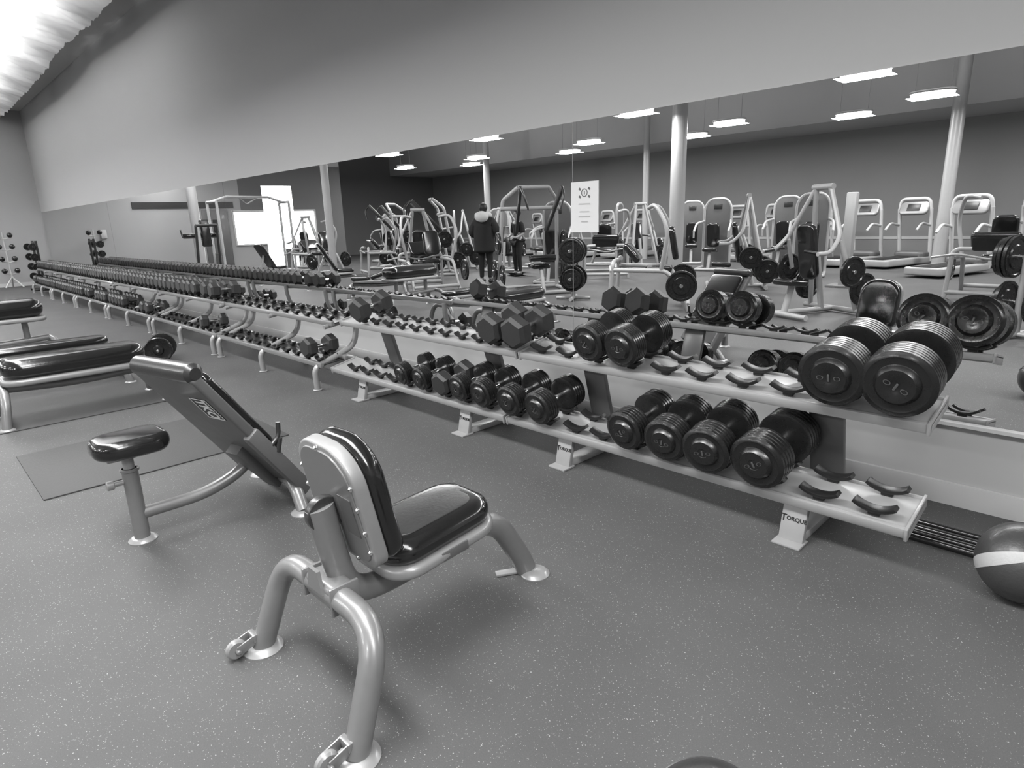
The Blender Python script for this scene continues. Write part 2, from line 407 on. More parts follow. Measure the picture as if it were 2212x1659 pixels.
u1=[-.61,-.84,-1.05,-1.26,-1.47,-1.67,-1.88,-2.10,-2.32,-2.53]
l1=[-.63,-.84,-1.06,-1.32,-1.54,-1.76,-1.97,-2.16,-2.37,-2.62]
u2=[-2.78,-2.92]+[-3.10-.178*k for k in range(8)]+[-4.52]
l2=[-2.88,-3.10,-3.31,-3.53,-3.76,-3.96,-4.15,-4.34,-4.53]
rackA(-.5,2.19,u1,l1,(-.93,-2.24),False)
rackA(-2.71,2.15,u2,l2,(-3.13,-4.43),True)
# ---------------------------------------------------------------- rack B
BLO=(2.63,.27,6); BUP=(2.77,.62,8)
def rackB(x0,L=2.4,ns=11):
    T=thing('dumbbell_rack','two-tier dumbbell rack with curved silver tube legs','rack',(x0,2.5,0),0,'dumbbell racks along the mirror')
    for (yy,z,tl) in (BLO,BUP):
        y=yy-2.5
        for dy in (-.12,.12):
            zz=z-.03+dy*math.sin(rad(tl)); MB().box((-L/2,y+dy,zz),(L,.035,.045),bev=.008).make('shelf_rail',M_silver,T)
        MB().box((-L/2,y,z-.035),(L-.04,.2,.008),tl,bev=0).make('shelf_tray',M_dark,T)
        for k in range(ns):
            x=-.12-(L-.24)*k/(ns-1)
            for dy in (-.08,.08):
                s=bpy.data.objects.new('saddle',sad_sm); COL.objects.link(s); s.parent=T; s.location=(x,y+dy,z+.005+dy*math.sin(rad(tl)))
    for x in (-.08,-L/2,-L+.08):
        m=MB(); m.tube([(x,-.02,0),(x,-.03,.2),(x,.1,.24),(x,.38,.34),(x,.42,.5),(x,.42,.60)],.026,.12)
        m.tube([(x,.42,.58),(x,.3,.57),(x,.1,.54)],.02,.03)
        m.tube([(x,.2,.28),(x,.42,.2),(x,.45,0)],.026,.1)
        m.cyl((x,-.02,0),(x,-.02,.01),.04); m.cyl((x,.45,0),(x,.45,.01),.04)
        m.make('leg',M_silverl,T)
    return T
rb=rackB(-4.93)
for k in range(1,6): dup(rb,(-4.93-2.44*k,2.5,0))
ULY,LLY=BUP[0],BLO[0]; ULZ=BUP[1]+.007; LLZ=BLO[1]+.007
place(hex_db(.09,.32,'hexagonal rubber dumbbell on the lower rack shelf'),-5.18,LLY,LLZ+.08,6)
for x in (-7.66,-7.9): place(hex_db(.092,.34,'hexagonal rubber dumbbell on the upper shelf'),x,ULY,ULZ+.082,random.uniform(-5,5))
place(hex_db(.08,.3,'hexagonal rubber dumbbell on the lower rack shelf'),-7.75,LLY,LLZ+.072,-8)
for x in (-9.95,-10.2): place(hex_db(.08,.3,'hexagonal rubber dumbbell on the lower rack shelf'),x,LLY,LLZ+.072,4)
hs=hex_db(.088,.3,'small hexagonal dumbbell in a tightly packed row'); place(hs,-8.3,ULY,ULZ+.079)
far=MB()
for sg in (1,-1):
    h_=hexa(.086,sg*.06,sg*.15); far.add(h_.v,h_.f)
far.cyl((0,-.07,0),(0,.07,0),.015,10)
far_me=far.mesh('dumbbell',M_hex,15)
def fardb(x,y,z):
    o=bpy.data.objects.new('dumbbell',far_me); COL.objects.link(o); o.location=(x,y,z); o.rotation_euler=(0,0,rad(random.uniform(-5,5)))
    meta(o,'small hexagonal dumbbell in a tightly packed row','dumbbell','hexagonal dumbbells on the racks')
x=-8.49
while x>-19.3:
    if x>-12.5: d=dup(hs,(x,ULY,ULZ+.079),random.uniform(-5,5))
    else: fardb(x,ULY,ULZ+.077)
    x-=.185
x=-11.2
while x>-19.3:
    if random.random()>.1: fardb(x,LLY,LLZ+.077)
    x-=.19
# ---------------------------------------------------------------- press bench (main)
def foot_disc(m,x,y,r=.056):
    return m.lathe([(0,r),(.004,r),(.012,r*.85),(.018,r*.7)],24,Mx((x,y,0)))
B=thing('shoulder_press_bench','silver tube bench with glossy black seat and short upright backrest','bench',(-1.62,.66,0),0)
MB().tube([(.31,-.02,.01),(.28,.10,.33),(-.28,.10,.33),(-.33,0,.01)],.037,.13,18).make('rear_leg_arch',M_silver,B)
foot_disc(MB(),.31,-.02,.066).make('foot_plate',M_silverl,B)
foot_disc(MB(),-.33,0,.066).make('foot_plate',M_silverl,B)
foot_disc(MB(),.04,.97,.06).box((-.03,.91,.008),(.035,.14,.012),rz=-30).make('foot_plate',M_silverl,B)
for x,y in ((.30,-.10),(-.34,-.085)):
    wb=MB().beam((x+.02,y+.065,.055),(x+.02,y,.036),.006,.035).beam((x-.02,y+.065,.055),(x-.02,y,.036),.006,.035).cyl((x-.03,y,.036),(x+.03,y,.036),.008).box((x,y+.06,.055),(.05,.02,.03)).make('wheel_bracket',M_silver,B)
    MB().cyl((x-.012,y,.036),(x+.012,y,.036),.034,24,.006).make('wheel',M_silverl,wb)
MB().tube([(0,.105,.60),(0,.125,.47),(0,.165,.275),(0,.36,.26),(0,.62,.31),(0,.80,.29),(0,.93,.08),(0,.96,.01)],.034,.16,18,r2=.044).make('main_tube',M_silver,B)
m=MB(); m.box((0,.11,.33),(.17,.085,.08),bev=.02,seg=4); m.prism([(-.045,0),(.045,0),(.025,.07),(-.025,.07)],.012,Mx((0,.065,.34),90)); m.box((.085,.11,.33),(.012,.095,.092),bev=.004); m.box((-.085,.11,.33),(.012,.095,.092),bev=.004)
m.make('leg_bracket',M_silver,B)
hd_=[(.055*math.cos(rad(a)),.055*math.sin(rad(a))) for a in range(60,301,15)]+[(.055,-.045),(.055,.045)]
MB().prism(hd_,.03,basis((.0,.115,.575),(0,1,0),(0,0,1)),.004).make('pivot_plate',M_vinylm,B)
SM=Mx((0,.475,.375),4)
seat=MB().pad(.32,.46,.045,.10,SM@Mx((0,0,-.018)),.018,-.12).make('seat_shell',M_silverl,B)
MB().pad(.30,.45,.085,.10,SM@Mx((0,.0,.038)),.04,-.12).make('seat',M_vinyl,B,'glossy black vinyl seat pad')
st=MB().box((.158,0,-.018),(.006,.11,.032),bev=.001); MB().add(st.v,st.f,SM).make('shell_sticker',M_rackm,seat)
MB().pad(.19,.33,.006,.06,SM@Mx((0,0,.0805)),.002,-.1).make('seat_panel',M_vinylm,B)
def arch(w,h,rt,rb_=.05,n=10):
    o=[]
    for k in range(n+1):
        a=rad(90*k/n); o.append((w/2-rt+rt*math.cos(a),h/2-rt+rt*math.sin(a)))
    for k in range(n+1):
        a=rad(90+90*k/n); o.append((-w/2+rt+rt*math.cos(a),h/2-rt+rt*math.sin(a)))
    for k in range(5):
        a=rad(180+90*k/4); o.append((-w/2+rb_+rb_*math.cos(a),-h/2+rb_+rb_*math.sin(a)))
    for k in range(5):
        a=rad(270+90*k/4); o.append((w/2-rb_+rb_*math.cos(a),-h/2+rb_+rb_*math.sin(a)))
    return o
BM=basis((0,.185,.605),(1,0,0),(0,-.20,1))
sh=MB().prism(arch(.32,.40,.12),.045,BM@Mx((0,0,.010)),.008,3).make('backrest_shell',M_silverl,B)
MB().prism(arch(.28,.36,.10),.006,BM@Mx((0,0,.034)),.002,1).make('shell_cover',M_silver,sh)
MB().prism(arch(.315,.405,.13),.075,BM@Mx((0,0,-.045)),.034,5).make('backrest',M_vinyl,B,'glossy black vinyl back pad')
for x_,y_ in ((.143,.09),(.146,.02),(.146,-.06),(.143,-.13),(-.143,.09),(-.146,.02),(-.146,-.06),(-.143,-.13),(0,.185),(.05,-.185),(-.05,-.185)):
    MB().lathe([(0,.009),(.004,.009),(.009,.004)],12,BM@Mx((x_,y_,.032))).make('bolt',M_chrome,sh)
st=MB().box((.085,-.02,.038),(.07,.13,.003),bev=0); MB().add(st.v,st.f,BM).make('shell_sticker',M_rackm,sh)
# ---------------------------------------------------------------- preacher bench
P=thing('preacher_curl_bench','grey preacher curl bench with slanted arm pad and small stool seat','bench',(-3.14,.60,0),0)
MB().pad(.25,.31,.085,.09,Mx((0,0.02,.475)),.035,.12).make('seat',M_vinyl,P,'small rounded black vinyl seat')
MB().cyl((0,0,.01),(0,0,.36),.034).cyl((0,0,.345),(0,0,.36),.04).make('seat_post_sleeve',M_silver,P)
MB().cyl((0,0,.3),(0,0,.43),.024).box((0,0,.428),(.14,.18,.012)).make('seat_post',M_silverl,P)
MB().cyl((0,-.03,.30),(0,-.075,.30),.012).cyl((0,-.07,.30),(0,-.10,.30),.021).make('pull_pin',M_silverl,P)
for q in ((0,0,.062),(-.35,.72,.062),(.31,.65,.062)): foot_disc(MB(),*q).make('foot_plate',M_silverl,P)
MB().tube([(0,.02,.13),(0,.30,.13),(0,.48,.19),(0,.60,.30)],.029,.12,16).make('connecting_tube',M_silver,P)
MB().tube([(-.35,.72,.01),(-.25,.68,.13),(.22,.66,.13),(.31,.65,.01)],.032,.1,16).make('front_leg_arch',M_silver,P)
ya=rad(14); ax=V((math.cos(ya),math.sin(ya),0)); hd=V((-math.sin(ya),math.cos(ya),0))
tp=V((.155,.175,.80)); bt=tp+hd*.47+V((0,0,-.65)); dn=(bt-tp).normalized(); Lp=(bt-tp).length
PM=basis((tp+bt)/2,ax,-dn)   # z faces the lifter (-y,-z)
pn=MB().pad(.45,Lp,.05,.03,PM@Mx((-.015,0,0)),.012).make('arm_pad_backing',M_panel,P)
MB().pad(.40,Lp*.66,.05,.05,PM@Mx((-.02,.09,-.046)),.023).make('arm_pad',M_vinyl,P)
RM=PM@Mx((0,Lp/2,-.015)); a_=RM@V((-.24,0,0)); b_=RM@V((.21,0,0))
MB().cyl(a_,b_,.045,24,.02).make('pad_top_roll',M_vinylm,P)
q=MB().box((.20,-Lp*.30,.005),(.05,Lp*.60,.075),bev=.012); MB().add(q.v,q.f,PM).make('side_beam',M_rackm,P)
for sx in (.215,-.235):
    p0=PM@V((sx,-Lp*.16,-.02)); n_=-PM.to_3x3().col[2]
    MB().tube([p0,p0+n_*.06,p0+n_*.065+V((0,0,.065))],.011,.03,10).tube([p0+n_*.06+V((0,0,-.01)),p0+n_*.0+dn*.05],.016,0,10).make('bar_hook',M_dark,P)
MB().beam(PM@V((0,-.12,.03)),(0.03,.66,.10),.09,.09).make('main_post',M_panel,P)
LM=PM@Mx((.11,Lp*.24,.0265))
q=MB().box((0,0,0),(.125,.145,.003),bev=0); lb=MB().add(q.v,q.f,LM).make('logo_plate',M_black,pn)
vs,fs=text_mb('TKO',.066,.0008,.02)
vs=[(v[0],v[1]*1.6,v[2]) for v in vs]
MB().add(vs,fs,basis(LM@V((0,0,.0022)),dn,ax)).make('logo_lettering',M_letter,lb)
q=MB()
for sx,sy,w_,h_ in ((0,.070,.125,.004),(0,-.070,.125,.004),(.060,0,.005,.138),(-.060,0,.005,.138)): q.box((sx,sy,.002),(w_,h_,.001),bev=0)
MB().add(q.v,q.f,LM).make('logo_border',M_letter,lb)
# ---------------------------------------------------------------- flat benches
def flat_bench(loc,rz=0,label='flat bench with glossy black pad and silver frame',incl=0,name='flat_bench',w_=.30,th=.10,zp=.385):
    T=thing(name,label,'bench',loc,rz)
    MB().pad(w_+.01,1.0,.05,.12,Mx((0,0,zp-.06)),.02).make('pad_shell',M_silverl,T)
    if incl==0: MB().pad(w_,.98,th,.13,Mx((0,0,zp-.04+th/2)),th*.47).make('bench_pad',M_vinyl,T)
    else:
        MB().pad(.29,.36,.08,.08,Mx((0,.34,zp)),.035).make('seat',M_vinyl,T)
        MB().pad(.29,.74,.08,.08,Mx((0,.14,zp))@Mx((0,0,0),-incl)@Mx((0,-.37,0)),.035).make('backrest',M_vinyl,T)
        MB().beam((0,-.3,.30),(0,.14-.45*math.cos(rad(incl)),zp+.45*math.sin(rad(incl))-.04),.05,.05).make('backrest_strut',M_silverl,T)
    MB().tube([(0,-.5,.27),(0,0,.24),(0,.5,.27)],.035,.2).make('main_tube',M_silver,T)
    if zp>.45:
        for y in (.3,-.3): MB().cyl((0,y,.25),(0,y,zp-.07),.03).make('riser_post',M_silver,T)
    for y in (-.5,.52):
        MB().tube([(.25,y*1.08,.01),(.2,y,.26),(-.2,y,.26),(-.25,y*1.08,.01)],.032,.12).make('leg_arch',M_silver,T)
        for sx in (.25,-.25): foot_disc(MB(),sx,y*1.08,.055).make('foot_plate',M_silverl,T)
    return T
flat_bench((-6.02,.93,0),w_=.38,th=.15)
flat_bench((-6.98,.88,0),0,'flat bench with thin black pad beside another bench',w_=.28,th=.07,zp=.42)
flat_bench((-8.75,.66,0),0,'raised bench with thick black pad near the racks',w_=.38,th=.20,zp=.56)
flat_bench((-10.6,.1,0),40,'incline bench with long black pad',18,'incline_bench')
flat_bench((-13.2,-.3,0),200,'incline bench with raised black backrest',60,'incline_bench')
flat_bench((-16.0,-.1,0),160,'incline bench with raised black backrest',55,'incline_bench')
def fmat(x0,x1,y0,y1):
    o=MB().box(((x0+x1)/2,(y0+y1)/2,.004),(abs(x1-x0),abs(y1-y0),.008),bev=.002).make('floor_mat',M_mat); meta(o,'thin dark rubber floor mat under a bench','mat','rubber floor mats')
fmat(-5.02,-4.04,.35,1.75); fmat(-7.9,-5.71,.34,1.75)
T=thing('dumbbell','black dumbbell with round grip plates lying on the floor','dumbbell',(-7.62,1.98,.142),66)
for sg in (1,-1):
    MB().lathe([(0,.03),(0,.11),(.004,.14),(.03,.14),(.036,.132),(.03,.118),(.022,.105),(.022,.055),(.036,.045),(.04,.02)],36,Mx((0,sg*.13,0))@rotY(sg)).make('weight_plate',M_rub,T)
MB().cyl((0,-.2,0),(0,.2,0),.015).make('handle',M_chrome,T)
# ---------------------------------------------------------------- ball, bars
bl=thing('medicine_ball','dark and pale panelled medicine ball on the floor','ball',(-.165,2.70,.1462),0)
def uvs(R,n=48,m=28,cond=None,M=None):
    vs=[];fs=[]
    for j in range(m+1):
        for i in range(n):
            a=2*PI*i/n; t=PI*j/m; vs.append((R*math.sin(t)*math.cos(a),R*math.sin(t)*math.sin(a),R*math.cos(t)))
    for j in range(m):
        for i in range(n):
            i2=(i+1)%n
            if cond is None or cond(i,j): fs.append((j*n+i,(j+1)*n+i,(j+1)*n+i2,j*n+i2))
    return MB().add(vs,fs,M)
bm_=Mx((0,0,0),48,30,35)
uvs(.145,M=bm_).make('ball_body',M_ballg,bl)
for q0 in (2,14,26,38):
    o=uvs(.1462,96,56,cond=lambda i,j:(2*q0)<=i<(2*q0+5) and 6<j<50,M=bm_); o.make('pale_panel',M_ballw,bl)
for y,z,x1 in ((2.93,.016,.25),(2.985,.016,.3),(3.04,.016,.2),(3.10,.016,.35)):
    o=MB(); o.cyl((-.62,y,z),(x1,y,z),.015,16); o=o.make('weighted_bar',M_vinyl); meta(o,'black weight bar lying on the floor under the rack','bar','black weight bars on the floor')
bb=thing('slam_ball','black rubber slam ball on the floor','ball',(-.458,.981,0),0)
uvs(.145,M=Mx((0,0,.145))).make('ball_body',M_vinylm,bb)
MB().lathe([(-.004,.1445),(-.003,.1475),(.003,.1475),(.004,.1445)],40,Mx((0,0,.1455),30,20)).make('ball_seam',M_black,bb)
# ---------------------------------------------------------------- columns
for i,(x,y,r) in enumerate(((-7.7,-5.9,.165),(-15.84,-1.85,.10),(-20.2,.1,.14),(-3.6,-10.6,.135),(-12.0,-11.1,.1),(-18.5,-10.1,.12))):
    struct(MB().lathe([(0,r*1.0),(CH+.1,r*1.0)],28,Mx((x,y,0))).make('trim_%d'%(20+i),M_frame))
# ---------------------------------------------------------------- gym machines
def plate_mb(mb,c,axis,R=.22,w=.04):
    M=basis(c,(0,0,1),(0,1,0)) if axis=='x' else basis(c,(1,0,0),(0,0,1))
    return mb.lathe([(-w/2,.03),(-w/2,R*.55),(-w/2+.012,R*.6),(-w/2+.012,R*.82),(-w/2,R*.86),(-w/2,R*.97),(-w/2+.004,R),(w/2-.004,R),(w/2,R*.97),(w/2,R*.86),(w/2-.012,R*.82),(w/2-.012,R*.6),(w/2,R*.55),(w/2,.03)],30,M)
def plates(T,lst,axis='x'):
    for c,R in lst:
        plate_mb(MB(),c,axis,R).make('weight_plate',M_rub,T)
        h=MB(); d=V((.04,0,0)) if axis=='x' else V((0,.04,0)); h.cyl(V(c)-d,V(c)+d,.026,14).make('plate_horn',M_chrome,T)
def chest_press(loc,rz,label='plate-loaded chest press machine with white frame and black pads'):
    T=thing('chest_press_machine',label,'exercise machine',loc,rz,'plate-loaded machines')
    m=MB(); t=lambda p,r=.036,R=.05:m.tube(p,r,R,12)
    t([(-.55,.5,.05),(.55,.5,.05)]); t([(-.5,-.5,.05),(.5,-.5,.05)]); t([(0,.5,.05),(0,-.5,.05)])
    t([(-.4,-.5,.05),(-.12,-.15,1.68)]); t([(.4,-.5,.05),(.12,-.15,1.68)]); t([(-.17,-.15,1.69),(.17,-.15,1.69)],.04)
    t([(0,.35,.05),(0,.25,.4)],.045); t([(0,-.3,.05),(0,-.15,.8)],.04); m.make('frame',M_frame,T)
    for s_ in (1,-1):
        MB().tube([(s_*.14,-.15,1.66),(s_*.45,-.05,1.05),(s_*.5,.15,.85),(s_*.5,.35,.85)],.028,.1,12).tube([(s_*.45,-.05,1.0),(s_*.5,-.2,.6)],.028,0,12).make('lever_arm',M_frame,T)
        MB().cyl((s_*.5,.3,.85),(s_*.28,.35,.88),.02).make('hand_grip',M_black,T)
        plates(T,[((s_*.56,-.2,.6),.2),((s_*.48,-.5,.35),.22)])
    MB().pad(.34,.36,.08,.06,Mx((0,.28,.45),5),.03).make('seat',M_vinyl,T)
    MB().pad(.30,.75,.09,.1,Mx((0,.02,.85),80),.03).make('backrest',M_vinyl,T)
    return T
def selector(loc,rz,label='cable weight-stack machine with dark shrouded tower and seat'):
    T=thing('weight_stack_machine',label,'exercise machine',loc,rz,'weight-stack machines')
    MB().prism(arch(.62,1.7,.2,.03),.05,Mx((0,-.35,.88),90),.01).make('tower_shroud',M_rackm,T)
    MB().tube([(-.33,-.35,.02),(-.33,-.35,1.55),(-.2,-.35,1.74),(.2,-.35,1.74),(.33,-.35,1.55),(.33,-.35,.02)],.035,.12,12).tube([(-.33,-.35,.04),(-.3,.6,.04),(.3,.6,.04),(.33,-.35,.04)],.035,.1,12).tube([(0,.5,.04),(0,.35,.45)],.04,0,12).make('frame',M_frame,T)
    m=MB(); 
    for k in range(12): m.box((0,-.46,.2+k*.0485),(.26,.14,.05),bev=.004)
    m.make('weight_stack',M_dark,T)
    MB().pad(.34,.36,.09,.06,Mx((0,.32,.5),5),.03).make('seat',M_vinyl,T)
    MB().pad(.32,.6,.09,.1,Mx((0,.08,.86),78),.03).make('backrest',M_vinyl,T)
    for s_ in (1,-1): MB().tube([(s_*.33,-.3,1.2),(s_*.42,.1,1.15),(s_*.42,.35,.95)],.028,.1,12).cyl((s_*.42,.35,.98),(s_*.42,.35,.8),.022).make('press_arm',M_frame,T)
    MB().box((0,-.315,1.55),(.2,.01,.12),bev=.01).make('info_plate',M_dark,T)
    return T
def treadmill(loc,rz,label='treadmill with pale frame and raised console'):
    T=thing('treadmill',label,'treadmill',loc,rz,'treadmills along the wall')
    MB().pad(.78,1.95,.16,.12,Mx((0,0,.13)),.04).make('deck',M_frame,T)
    MB().box((0,-.05,.215),(.5,1.75,.012)).make('running_belt',M_black,T)
    MB().pad(.74,.5,.14,.15,Mx((0,.75,.26)),.05).make('motor_hood',M_rackm,T)
    for s_ in (1,-1):
        MB().tube([(s_*.36,.85,.1),(s_*.37,.7,.9),(s_*.37,.62,1.35)],.042,.2,12).tube([(s_*.37,.7,.95),(s_*.37,.3,1.02),(s_*.37,.1,.85)],.03,.1,12).make('handrail',M_white,T)
    MB().tube([(-.37,.63,1.3),(-.34,.6,1.58),(.34,.6,1.58),(.37,.63,1.3)],.038,.14,12).make('console_hoop',M_white,T)
    MB().pad(.68,.34,.08,.1,Mx((0,.59,1.36),66),.03).make('console',M_silver,T)
    MB().box((0,.545,1.38),(.30,.17,.01),66).make('console_screen',M_black,T)
    return T
def lever_row(loc,rz,label='tall plate-loaded lever machine with angled arms'):
    T=thing('lever_pulldown_machine',label,'exercise machine',loc,rz,'plate-loaded machines')
    m=MB(); t=lambda p,r=.038,R=.08:m.tube(p,r,R,12)
    for s_ in (1,-1):
        t([(s_*.62,-.6,.04),(s_*.55,-.35,1.75),(s_*.3,-.1,1.98)]); t([(s_*.62,-.65,.04),(s_*.55,.5,.04)])
    t([(-.55,.5,.04),(.55,.5,.04)]); t([(-.6,-.35,1.6),(.6,-.35,1.6)]); t([(0,.5,.05),(0,.3,.5)]); t([(-.62,-.62,.05),(.62,-.62,.05)])
    t([(-.3,-.1,1.98),(.3,-.1,1.98)])
    m.make('frame',M_frame,T)
    for s_ in (1,-1):
        MB().beam((s_*.3,-.3,1.15),(s_*.4,.45,1.95),.05,.09).tube([(s_*.4,.45,1.95),(s_*.38,.6,1.8),(s_*.3,.6,1.55)],.02,.08).make('lever_arm',M_dark,T)
        plates(T,[((s_*.68,-.3,.95),.22),((s_*.7,-.62,.4),.22),((s_*.66,-.1,.35),.2)])
    MB().pad(.36,.38,.09,.06,Mx((0,.2,.52)),.03).make('seat',M_vinyl,T)
    MB().cyl((-.25,.42,.68),(.25,.42,.68),.06).make('thigh_roller',M_vinyl,T)
    return T
def leg_machine(loc,rz,label='seated lever machine with wide black pads and bent bars'):
    T=thing('seated_lever_machine',label,'exercise machine',loc,rz,'plate-loaded machines')
    m=MB(); t=lambda p,r=.034,R=.12:m.tube(p,r,R,12)
    for s_ in (1,-1):
        t([(s_*.5,.55,.02),(s_*.48,.5,.75),(s_*.25,.45,.75)]); t([(s_*.5,-.6,.02),(s_*.48,-.3,.6),(s_*.48,.5,.62)])
        t([(s_*.48,-.2,.6),(s_*.62,-.3,1.2),(s_*.52,-.1,1.55),(s_*.3,0,1.5)],.03,.2)
    t([(-.5,.55,.1),(.5,.55,.1)]); t([(-.5,-.6,.1),(.5,-.6,.1)]); t([(-.75,.5,.62),(-.4,.55,.68),(0,.5,.6),(.4,.55,.68),(.75,.5,.62)],.018,.1)
    m.make('frame',M_frame,T)
    MB().pad(.62,.34,.1,.06,Mx((0,.25,.85),50),.04).make('thigh_pad',M_vinyl,T)
    MB().pad(.4,.4,.09,.06,Mx((0,-.15,.6)),.03).make('seat',M_vinyl,T)
    MB().pad(.34,.5,.09,.1,Mx((0,-.36,.98),80),.03).make('backrest',M_vinyl,T)
    plates(T,[((.66,-.5,.4),.22),((-.66,-.5,.4),.22)])
    return T
def plate_tree(loc,rz):
    T=thing('weight_plate_tree','weight plate storage stand loaded with black plates','weight rack',loc,rz)
    MB().tube([(0,-.3,.04),(0,.3,.04)],.03,0,12).tube([(-.3,0,.04),(.3,0,.04)],.03,0,12).tube([(0,0,.04),(0,0,1.05)],.04,0,12).make('frame',M_frame,T)
    for s_ in (1,-1):
        plates(T,[((s_*.12,0,.85),.22),((s_*.17,0,.85),.22),((s_*.22,0,.85),.2),((s_*.14,0,.38),.22),((s_*.19,0,.38),.17)])
        for z in (.85,.38): MB().cyl((s_*.04,0,z),(s_*.36,0,z),.024).make('storage_peg',M_chrome,T)
    return T
def cable(loc,rz):
    T=thing('cable_crossover_machine','tall white cable crossover frame with weight stacks','exercise machine',loc,rz)
    m=MB(); t=lambda p,r=.038:m.tube(p,r,.05,12)
    for s_ in (1,-1):
        t([(s_*1.2,-.3,.04),(s_*1.2,-.3,2.15)]); t([(s_*1.2,.2,.04),(s_*1.2,.2,2.15)]); t([(s_*1.2,-.3,2.15),(s_*1.2,.2,2.15)]); t([(s_*1.2,-.4,.04),(s_*1.2,.4,.04)]); t([(s_*1.2,.0,2.15),(s_*.7,0,2.3)])
    t([(-.7,0,2.3),(.7,0,2.3)]); t([(-.3,0,2.28),(0,.1,2.1),(.3,0,2.28)],.016); m.make('frame',M_frame,T)
    for s_ in (1,-1):
        q=MB(); 
        for k in range(12): q.box((s_*1.2,-.05,.15+k*.0485),(.12,.2,.05),bev=.004)
        q.make('weight_stack',M_panel,T)
    return T
def tower(loc,rz):
    T=thing('dip_station','black leg raise and dip station with padded arms','exercise machine',loc,rz)
    m=MB(); t=lambda p,r=.035:m.tube(p,r,.05,12)
    for s_ in (1,-1):
        t([(s_*.35,.5,.04),(s_*.35,-.5,.04)]); t([(s_*.35,-.1,.04),(s_*.32,-.2,1.5)]); t([(s_*.32,-.2,1.2),(s_*.32,.35,1.2),(s_*.32,.4,1.4)],.025)
    t([(-.35,-.5,.04),(.35,-.5,.04)]); t([(-.32,-.2,1.5),(.32,-.2,1.5)]); m.make('frame',M_dark,T)
    MB().pad(.28,.7,.09,.05,Mx((0,-.13,1.3),88),.03).make('backrest',M_vinyl,T)
    for s_ in (1,-1): MB().pad(.12,.4,.08,.04,Mx((s_*.32,.1,1.26)),.03).make('arm_pad',M_vinyl,T)
    return T
cp=chest_press((-3.35,-2.1,0),25)
for q in ((-12.6,-2.4,-50),(-14.7,-5.4,40),(-20.8,-3.6,-30),(-9.9,-7.6,120),(-12.9,-5.6,150),(-5.6,-4.6,60)): dup(cp,(q[0],q[1],0),q[2])
lr=lever_row((-8.5,-2.15,0),-60)
dup(lr,(-13.9,-3.7,0),30); dup(lr,(-17.4,-4.8,0),60)
T=leg_machine((-1.75,-5.3,0),0); dup(T,(-5.5,-1.5,0),60); dup(T,(-9.3,-5.4,0),-40); dup(T,(-15.6,-3.3,0),20); dup(T,(-11.0,-1.4,0),110); dup(T,(-17.6,-2.3,0),75)
sl=selector((-8.0,-8.2,0),-15)
for x,y,r in ((-6.75,-9.4,-10),(-11.4,-8.3,70),(-9.6,-9.9,-30),(-13.2,-7.6,20),(-15.6,-8.0,-60),(-5.4,-7.6,-20),(-17.6,-7.2,40),(-20.4,-6.6,90),(-9.6,-3.9,-25)): dup(sl,(x,y,0),r)
tr=treadmill((-3.04,-8.8,0),195)
for x in (-7.1,-8.3,-9.5,-11.0,-13.0,-14.5,-16.2,-18.0,-19.8,-2.2,-.9): dup(tr,(x,-11.6 if x!=-11.0 else -12.4,0),195)
dup(tr,(-5.57,-10.6,0),195); dup(tr,(-4.5,-10.6,0),195)
plate_tree((-.95,-1.6,0),20)
plate_tree((-7.1,-1.6,0),60)
cable((-19.6,-1.3,0),80)
tower((-17.9,.75,0),70)
T=thing('machine_post','pale upright square machine post','exercise machine',(-4.02,-5.7,0),0)
MB().box((0,0,.84),(.17,.17,1.68),bev=.02).make('post',M_frame,T); MB().box((0,0,.02),(.5,.5,.04)).make('base_plate',M_silver,T)
def ball_tree(loc,rz):
    T=thing('medicine_ball_rack','white upright stand holding round black weights','weight rack',loc,rz)
    m=MB(); m.tube([(-.2,.16,.02),(0,.0,.3),(0,0,1.5)],.02,.1,12).tube([(.2,.16,.02),(0,0,.3)],.02,.1,12).tube([(0,-.25,.02),(0,0,.35)],.02,.1,12)
    for z in (.4,.72,1.04,1.34): m.tube([(-.17,.1,z),(0,0,z-.03),(.17,.1,z)],.013,.05,10)
    m.make('stand_frame',M_white,T)
    for z in (.4,.72,1.04,1.34):
        for s_ in (1,-1): uvs(.068,20,12,M=Mx((s_*.14,.10,z+.07))).make('round_weight',M_rub,T)
    return T
ball_tree((-22.0,2.38,0),-90)
T=thing('barbell_stand','black upright stand holding short bars','weight rack',(-20.3,2.8,0),0)
m=MB(); 
for s_ in (-.25,.25): m.tube([(s_,0,.02),(s_,0,1.25)],.03,0,10); m.tube([(s_,-.25,.03),(s_,.25,.03)],.03,0,10)
m.tube([(-.25,0,1.2),(.25,0,1.2)],.03,0,10); m.make('frame',M_dark,T)
for k in range(4):
    m=MB(); m.cyl((-.45,-.1,.35+.25*k),(.45,-.1,.35+.25*k),.02,10); plate_mb(m,(-.4,-.1,.35+.25*k),'x',.09); plate_mb(m,(.4,-.1,.35+.25*k),'x',.09); m.make('short_bar',M_rub,T)
